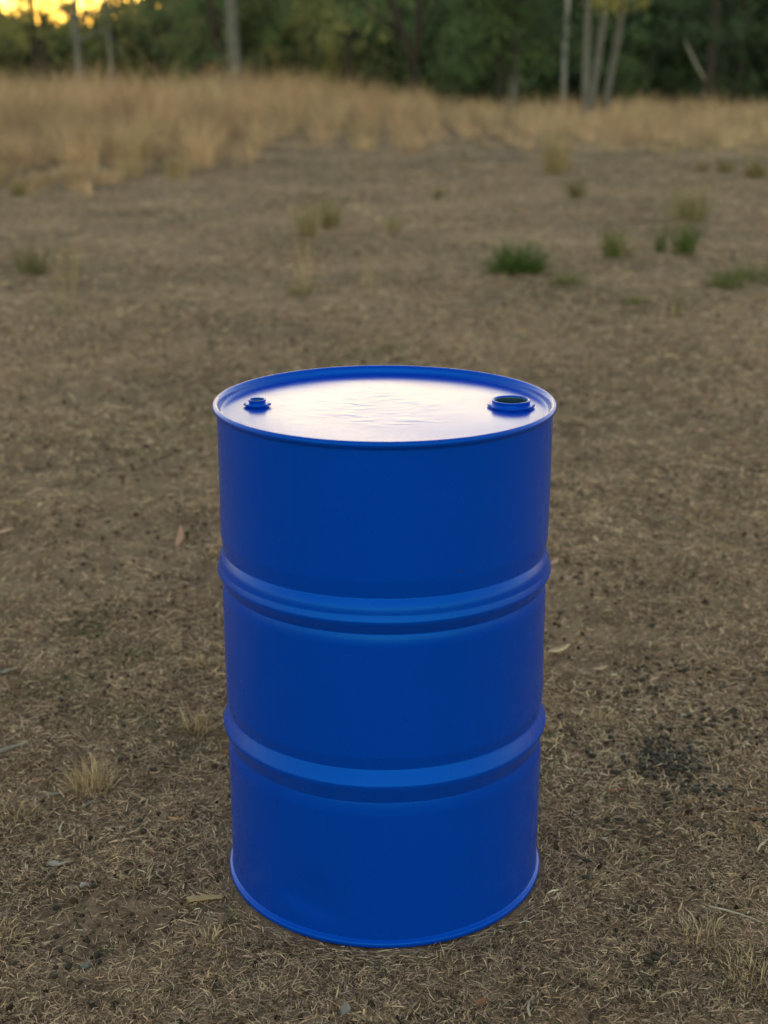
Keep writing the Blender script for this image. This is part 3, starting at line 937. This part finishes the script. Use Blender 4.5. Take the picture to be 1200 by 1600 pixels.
def tree(name, label, x, y, stems, bark, tone, crown_base, height, spread, nclump, leaf=.16, per=46, group=None, limbs=7, low=None, seed=0):
    """stems: list of (dx_at_4m, base offset, radius, bend); crown of leaf clumps round the limbs"""
    random.seed(seed + 900)
    z0 = G(x, y)
    root = tag(empty(name, (x, y, z0)), label, "tree", group)
    tv, tf, tips = [], [], []
    def add(pts_, rad, k=9):
        v, f = tube_geo(pts_, rad, k, .06)
        o_ = len(tv); tv.extend(v); tf.extend([tuple(i + o_ for i in q) for q in f])
    for (lean, off, r, wob) in stems:
        hgt = height * random.uniform(.82, .95)
        n_ = 12; pp, rr = [], []
        for i in range(n_):
            t = i / (n_ - 1); z = -.12 + t * hgt
            pp.append((off + lean * z / 4 + wob * math.sin(z * .9 + seed), wob * math.cos(z * .8 + seed) - wob, z))
            rr.append(r * (1.25 - .25 * min(1, z * 1.5 + .2)) * (1 - .82 * t ** 1.2))
        add(pp, rr)
        for k in range(limbs):
            t = random.uniform(max(.2, crown_base / hgt * .9), .92)
            i = int(t * (n_ - 1)); p = Vector(pp[i]); a = random.uniform(0, 2 * PI)
            ln = spread * random.uniform(.5, 1.0) * (1.15 - .5 * t)
            q1 = p + Vector((math.cos(a), math.sin(a), .5)) * ln * .5
            q2 = q1 + Vector((math.cos(a + .4), math.sin(a + .4), random.uniform(.1, .8))) * ln * .5
            add([p, q1, q2], [rr[i] * .6, rr[i] * .38, rr[i] * .12], 6)
            tips += [(q1 + q2) * .5, q2]
        tips.append(Vector(pp[-1]))
    link("trunk", mesh("trunk", tv, tf), M[bark], root)
    cs, rs = [], []
    for k in range(nclump):
        p = random.choice(tips) + Vector((random.gauss(0, .28), random.gauss(0, .28), random.gauss(0, .22))) * spread * .6
        p.z = max(p.z, crown_base)
        cs.append(p); rs.append(random.uniform(.22, .55) * spread ** .5 * .6)
    if low:                                   # low hanging sprays
        for k in range(low[0]):
            a = random.uniform(0, 2 * PI); d_ = spread * math.sqrt(random.random()) * .9
            cs.append(Vector((math.cos(a) * d_, math.sin(a) * d_, random.uniform(low[1], low[2])))); rs.append(random.uniform(.3, .6))
    Vc, Cc = leaf_cloud([tuple(c) for c in cs], rs, per, leaf, LG[tone], .8, seed)
    link("crown", quads_mesh("crown", Vc, Cc), M['leaves'], root)
    return root

# the trees one can tell apart at the edge of the wood
tree("gum_tree", "stout dark trunked tree standing close behind a pale grey trunk", -5.70, 48, [(-.16, 0, .24, .05)], 'bark_dark', 'green', 3.4, 15.5, 3.0, 80, seed=1, low=(26, 1.2, 3.6))
tree("gum_tree", "thick pale grey trunked tree just beside a stout dark one", -4.70, 44, [(-.10, 0, .23, .04)], 'bark_grey', 'olive', 4.6, 15.0, 2.8, 70, seed=2)
tree("gum_tree", "slim pale trunked tree above the tall grass with sky gaps behind", -10.05, 46, [(-.06, 0, .15, .06)], 'bark_grey', 'olive', 2.8, 9.5, 2.2, 26, seed=3)
tree("gum_tree", "slim grey trunked tree next to a paler slim one in tall grass", -9.69, 50, [(-.22, 0, .13, .05)], 'bark_grey', 'yellow', 3.0, 9.5, 2.2, 26, seed=4)
tree("gum_tree", "slender dark trunked tree before yellow green bushes", -1.28, 50, [(-.04, 0, .14, .04)], 'bark_dark', 'yellow', 2.8, 7.0, 2.2, 40, seed=5, low=(14, 2.0, 3.8))
# forked tree
def forked(x, y):
    z0 = G(x, y)
    root = tag(empty("forked_tree", (x, y, z0)), "dark tree forking low into a leaning limb and an upright limb", "tree")
    v1, f1 = tube_geo([(0, 0, -.1), (.02, 0, .5), (.03, .02, 1.1), (.02, .02, 1.6)], [.19, .16, .15, .14], 10, .05)
    v2, f2 = tube_geo([(.02, .02, 1.3), (-.22, .05, 2.1), (-.55, .1, 3.0), (-.95, .1, 3.9), (-1.5, .2, 5.6), (-1.8, .3, 7.5)], [.14, .13, .12, .11, .08, .03], 10, .05)
    v3, f3 = tube_geo([(.02, .02, 1.3), (.08, .0, 2.2), (.12, -.02, 3.2), (.16, -.05, 4.4), (.3, 0, 6.5), (.4, 0, 8.6)], [.13, .12, .11, .10, .07, .02], 10, .05)
    v4, f4 = tube_geo([(-.35, .07, 2.4), (-.9, -.2, 2.9), (-1.6, -.4, 3.3), (-2.3, -.5, 4.0)], [.07, .055, .04, .02], 7, .05)
    v5, f5 = tube_geo([(.10, 0, 2.5), (.5, -.2, 3.2), (1.1, -.3, 4.2)], [.06, .05, .02], 7, .05)
    tv, tf = [], []
    for v, f in ((v1, f1), (v2, f2), (v3, f3), (v4, f4), (v5, f5)):
        o_ = len(tv); tv += v; tf += [tuple(i + o_ for i in q) for q in f]
    link("trunk", mesh("trunk", tv, tf), M['bark_dark'], root)
    random.seed(77)
    cs = [(random.gauss(-.5, 1.3), random.gauss(0, 1.2), random.uniform(4.4, 8.0)) for _ in range(34)] + [(random.gauss(-1.6, .7), random.gauss(.3, .5), random.uniform(2.9, 4.4)) for _ in range(14)]
    V_, C_ = leaf_cloud(cs, [random.uniform(.3, .7) for _ in cs], 46, .16, LG['green'], .8, 77)
    link("crown", quads_mesh("crown", V_, C_), M['leaves'], root)
forked(.97, 44)
tree("bushy_tree", "small leafy tree with thin dark stem beside a thicker stem", 3.51, 42, [(-.05, 0, .10, .03)], 'bark_dark', 'green', 1.9, 5.6, 1.7, 50, seed=7, per=52, low=(46, 1.5, 3.6))
tree("bushy_tree", "low leafy tree with thick grey base and dense dark green crown", 3.98, 42.6, [(.02, 0, .19, .03)], 'bark_grey', 'dark', 1.8, 6.4, 1.9, 50, seed=8, per=52, low=(46, 1.4, 3.8))
tree("white_gum_tree", "thin white trunked tree standing out against the dark wood", 7.0, 54, [(.02, 0, .125, .04)], 'bark_pale', 'olive', 4.2, 15, 2.6, 60, seed=9)
tree("gum_tree", "pale grey twin stemmed tree with two stems from one base", 5.97, 40, [(-.10, -.03, .14, .02), (.42, .07, .12, .03)], 'bark_grey', 'yellow', 4.2, 14, 2.6, 60, seed=10)
tree("gum_tree", "pale grey single stem tree leaning beside the twin stemmed one", 6.52, 40.5, [(.50, 0, .13, .03)], 'bark_grey', 'yellow', 2.6, 13.5, 2.6, 60, seed=11, limbs=5)
limb_tree = tree("gum_tree", "dark trunked tree with one bare pale broken branch", 11.18, 48, [(.16, 0, .17, .04)], 'bark_dark', 'dark', 2.9, 10, 2.6, 46, seed=12, low=(14, 2.2, 3.8))
tree("gum_tree", "thin dark trunked tree deep in the dark wood", 14.29, 56, [(0, 0, .15, .05)], 'bark_dark', 'dark', 2.6, 10, 2.6, 46, seed=13)
tree("gum_tree", "dark leafy tree at the open sunlit end of the wood", -13.51, 54, [(.1, 0, .2, .05)], 'bark_dark', 'olive', 2.2, 8.5, 2.4, 40, seed=14)
tree("gum_tree", "short thin dark tree behind slim pale trunks", -11.72, 57, [(.05, 0, .15, .05)], 'bark_dark', 'yellow', 1.6, 5.5, 1.8, 26, seed=15)
tree("gum_tree", "grey trunked tree half hidden deep in the dark wood", 11.34, 60, [(.1, 0, .16, .05)], 'bark_grey', 'dark', 3.4, 10, 2.6, 46, seed=16)
tree("gum_tree", "grey trunked tree behind the low leafy tree", 3.08, 58, [(.1, 0, .16, .05)], 'bark_grey', 'dark', 3.2, 9.5, 2.6, 44, seed=17)
tree("gum_tree", "airy tree with loose yellowish leaves against the bright sky", -12.3, 50, [(.1, 0, .12, .05)], 'bark_dark', 'yellow', 2.0, 7.5, 2.4, 60, seed=18, per=40, low=(34, 2.2, 4.6))
tree("gum_tree", "airy olive leaved tree behind the slim pale trunks", -8.6, 53, [(-.1, 0, .12, .05)], 'bark_dark', 'olive', 2.2, 8, 2.4, 60, seed=19, per=40, low=(30, 2.2, 4.6))
for i, (x, y, tn) in enumerate([(-20, 50, 'olive'), (-24, 56, 'yellow'), (19.5, 52, 'dark'), (25, 50, 'green'), (-30, 60, 'olive'), (31, 58, 'dark')]):
    tree("gum_tree", "leafy tree at the side of the clearing, away from the pale trunks", x, y, [(.1, 0, .2, .06)], 'bark_dark' if i % 2 else 'bark_grey', tn, 2.5, 10, 2.6, 46, seed=30 + i, group="outer trees of the wood")
bl = link("bare_branch", tube_mesh("bare_branch", [(.06, 0, 1.05), (-.40, -.15, 1.65), (-.72, -.2, 2.2), (-.88, -.2, 2.5)], [.06, .05, .04, .02], 7, .05), M['bark_pale'], limb_tree)
bl["label"] = "bare pale slanting branch"

# bushes under the trees
def bush(x, y, h, w, tone, label, seed, per=60, n_=34, group=None):
    random.seed(seed + 500)
    z0 = G(x, y)
    root = tag(empty("bush", (x, y, z0)), label, "bush", group)
    tv, tf = [], []
    for k in range(5):
        a = random.uniform(0, 6.28)
        v, f = tube_geo([(0, 0, -.05), (math.cos(a) * w * .25, math.sin(a) * w * .25, h * .45), (math.cos(a) * w * .45, math.sin(a) * w * .45, h * .85)], [.05, .035, .01], 5, .05)
        o_ = len(tv); tv += v; tf += [tuple(i + o_ for i in q) for q in f]
    link("stems", mesh("stems", tv, tf), M['bark_dark'], root)
    cs = []
    for k in range(n_):
        a = random.uniform(0, 6.28); r = w * math.sqrt(random.random()) * .8
        cs.append((r * math.cos(a), r * math.sin(a), h * random.uniform(.18, 1) * (1 - .35 * (r / w) ** 2)))
    V_, C_ = leaf_cloud(cs, [random.uniform(.25, .5) for _ in cs], per, .14, LG[tone], .9, seed)
    V_[:, 2] = np.maximum(V_[:, 2], .03)
    link("foliage", quads_mesh("foliage", V_, C_), M['leaves'], root)
BU = [(-3.1, 54, 3.6, 2.0, 'yellow', "rounded yellow green bush between dark trunks"),
      (-1.9, 57, 4.2, 2.2, 'yellow', "taller yellow green bush behind the slender dark trunk"),
      (-.1, 55, 3.6, 1.8, 'green', "mid green bush next to the forked tree"),
      (-7.2, 54, 3.0, 1.9, 'green', "dense green bush behind the tall grass"),
      (-8.6, 58, 2.9, 1.9, 'dark', "dark green bush below the sky gaps"),
      (2.1, 52, 3.8, 1.8, 'green', "bright green bush between forked tree and leafy tree"),
      (5.2, 56, 3.6, 1.8, 'dark', "dark bush behind the white trunk"),
      (8.6, 52, 3.9, 2.0, 'green', "leafy green bush beside the leaning pale stem"),
      (10.0, 55, 3.4, 2.0, 'dark', "dark bush between pale stems and dark trunk"),
      (12.7, 54, 3.5, 2.0, 'dark', "dark bush past the dark trunk with the bare limb"),
      (17.2, 57, 4.6, 2.4, 'dark', "tall dark bush at the far shaded end of the wood"),
      (15.6, 61, 4.4, 2.2, 'dark', "dark bush behind the thin dark trunked tree"),
      (-7.6, 61, 3.2, 2.3, 'green', "green bush filling the gap behind the dark green one"),
      (-12.0, 60, 2.4, 1.9, 'olive', "olive bush at the sunlit end of the wood"),
      (-5.6, 58, 3.4, 1.9, 'green', "green bush behind the stout dark trunk")]
for i, b_ in enumerate(BU):
    bush(*b_[:5], b_[5], 200 + i)

# the far-off wood behind, one mass: tall thin canopy and dense undergrowth
r_ = np.random.default_rng(5)
def wood_clumps(n, y0, y1, half, top_m, rmin, rmax, power):
    cs, rs = [], []
    for k in range(n):
        y = r_.uniform(y0, y1); x = r_.uniform(-half, half)
        top = top_m * (.75 + .5 * float(vnoise(np.array([x / 4.]), np.array([y / 9.]), 81)[0]))
        gapf = float(smooth(-.135, -.19, x / (y + 2.3)))   # the wood is low and open at its sunlit end
        top = top * (1 - gapf) + min(top, 3.35) * gapf
        cs.append((x, y, top * r_.random() ** power + .2)); rs.append(r_.uniform(rmin, rmax))
    return cs, rs
WC = LG['dark'] + LG['dark'] + LG['green'][:2] + LG['olive'][:1] + LG['yellow'][2:]
c1, r1 = wood_clumps(900, 56, 84, 44, 12.0, .6, 1.2, 1.0)
V1, C1 = leaf_cloud(c1, r1, 46, .36, WC, .9, 6)
c2, r2 = wood_clumps(2900, 55, 82, 36, 5.6, .7, 1.3, 1.0)
parts = []
for lo, hi, pal in ((-99, -.5, LG['olive'] + LG['green'] + LG['yellow'][2:]), (-.5, 7, LG['green'] + LG['dark'] + LG['olive'][2:]), (7, 99, LG['dark'] + LG['green'][2:])):
    ii = [i for i, c in enumerate(c2) if lo <= c[0] + 2.5 * math.sin(c[1]) < hi]
    parts.append(leaf_cloud([c2[i] for i in ii], [r2[i] for i in ii], 50, .55, pal, .9, 7 + int(hi)))
V2 = np.concatenate([p_[0] for p_ in parts]); C2 = np.concatenate([p_[1] for p_ in parts])
# unseen ring round the clearing, added to block low sky light; then deeper wood
c3, r3 = [], []
for k in range(640):
    a = r_.uniform(math.radians(35), math.radians(325)); d_ = r_.uniform(60, 84)
    c3.append((math.sin(a) * d_, math.cos(a) * d_, .4 + r_.uniform(5, 8) * r_.random())); r3.append(r_.uniform(.9, 1.8))
for k in range(650):
    y = r_.uniform(84, 100); x = r_.uniform(-9.5, 42)
    c3.append((x, y, .3 + 6.5 * r_.random())); r3.append(r_.uniform(1.0, 1.7))
V3, C3 = leaf_cloud(c3, r3, 44, .75, WC, .9, 8)
tag(link("far_wood", quads_mesh("far_wood", np.concatenate([V1, V2, V3]), np.concatenate([C1, C2, C3])), M['leaves']), "dark green mass of far off undergrowth and trees", "wood", kind="stuff")
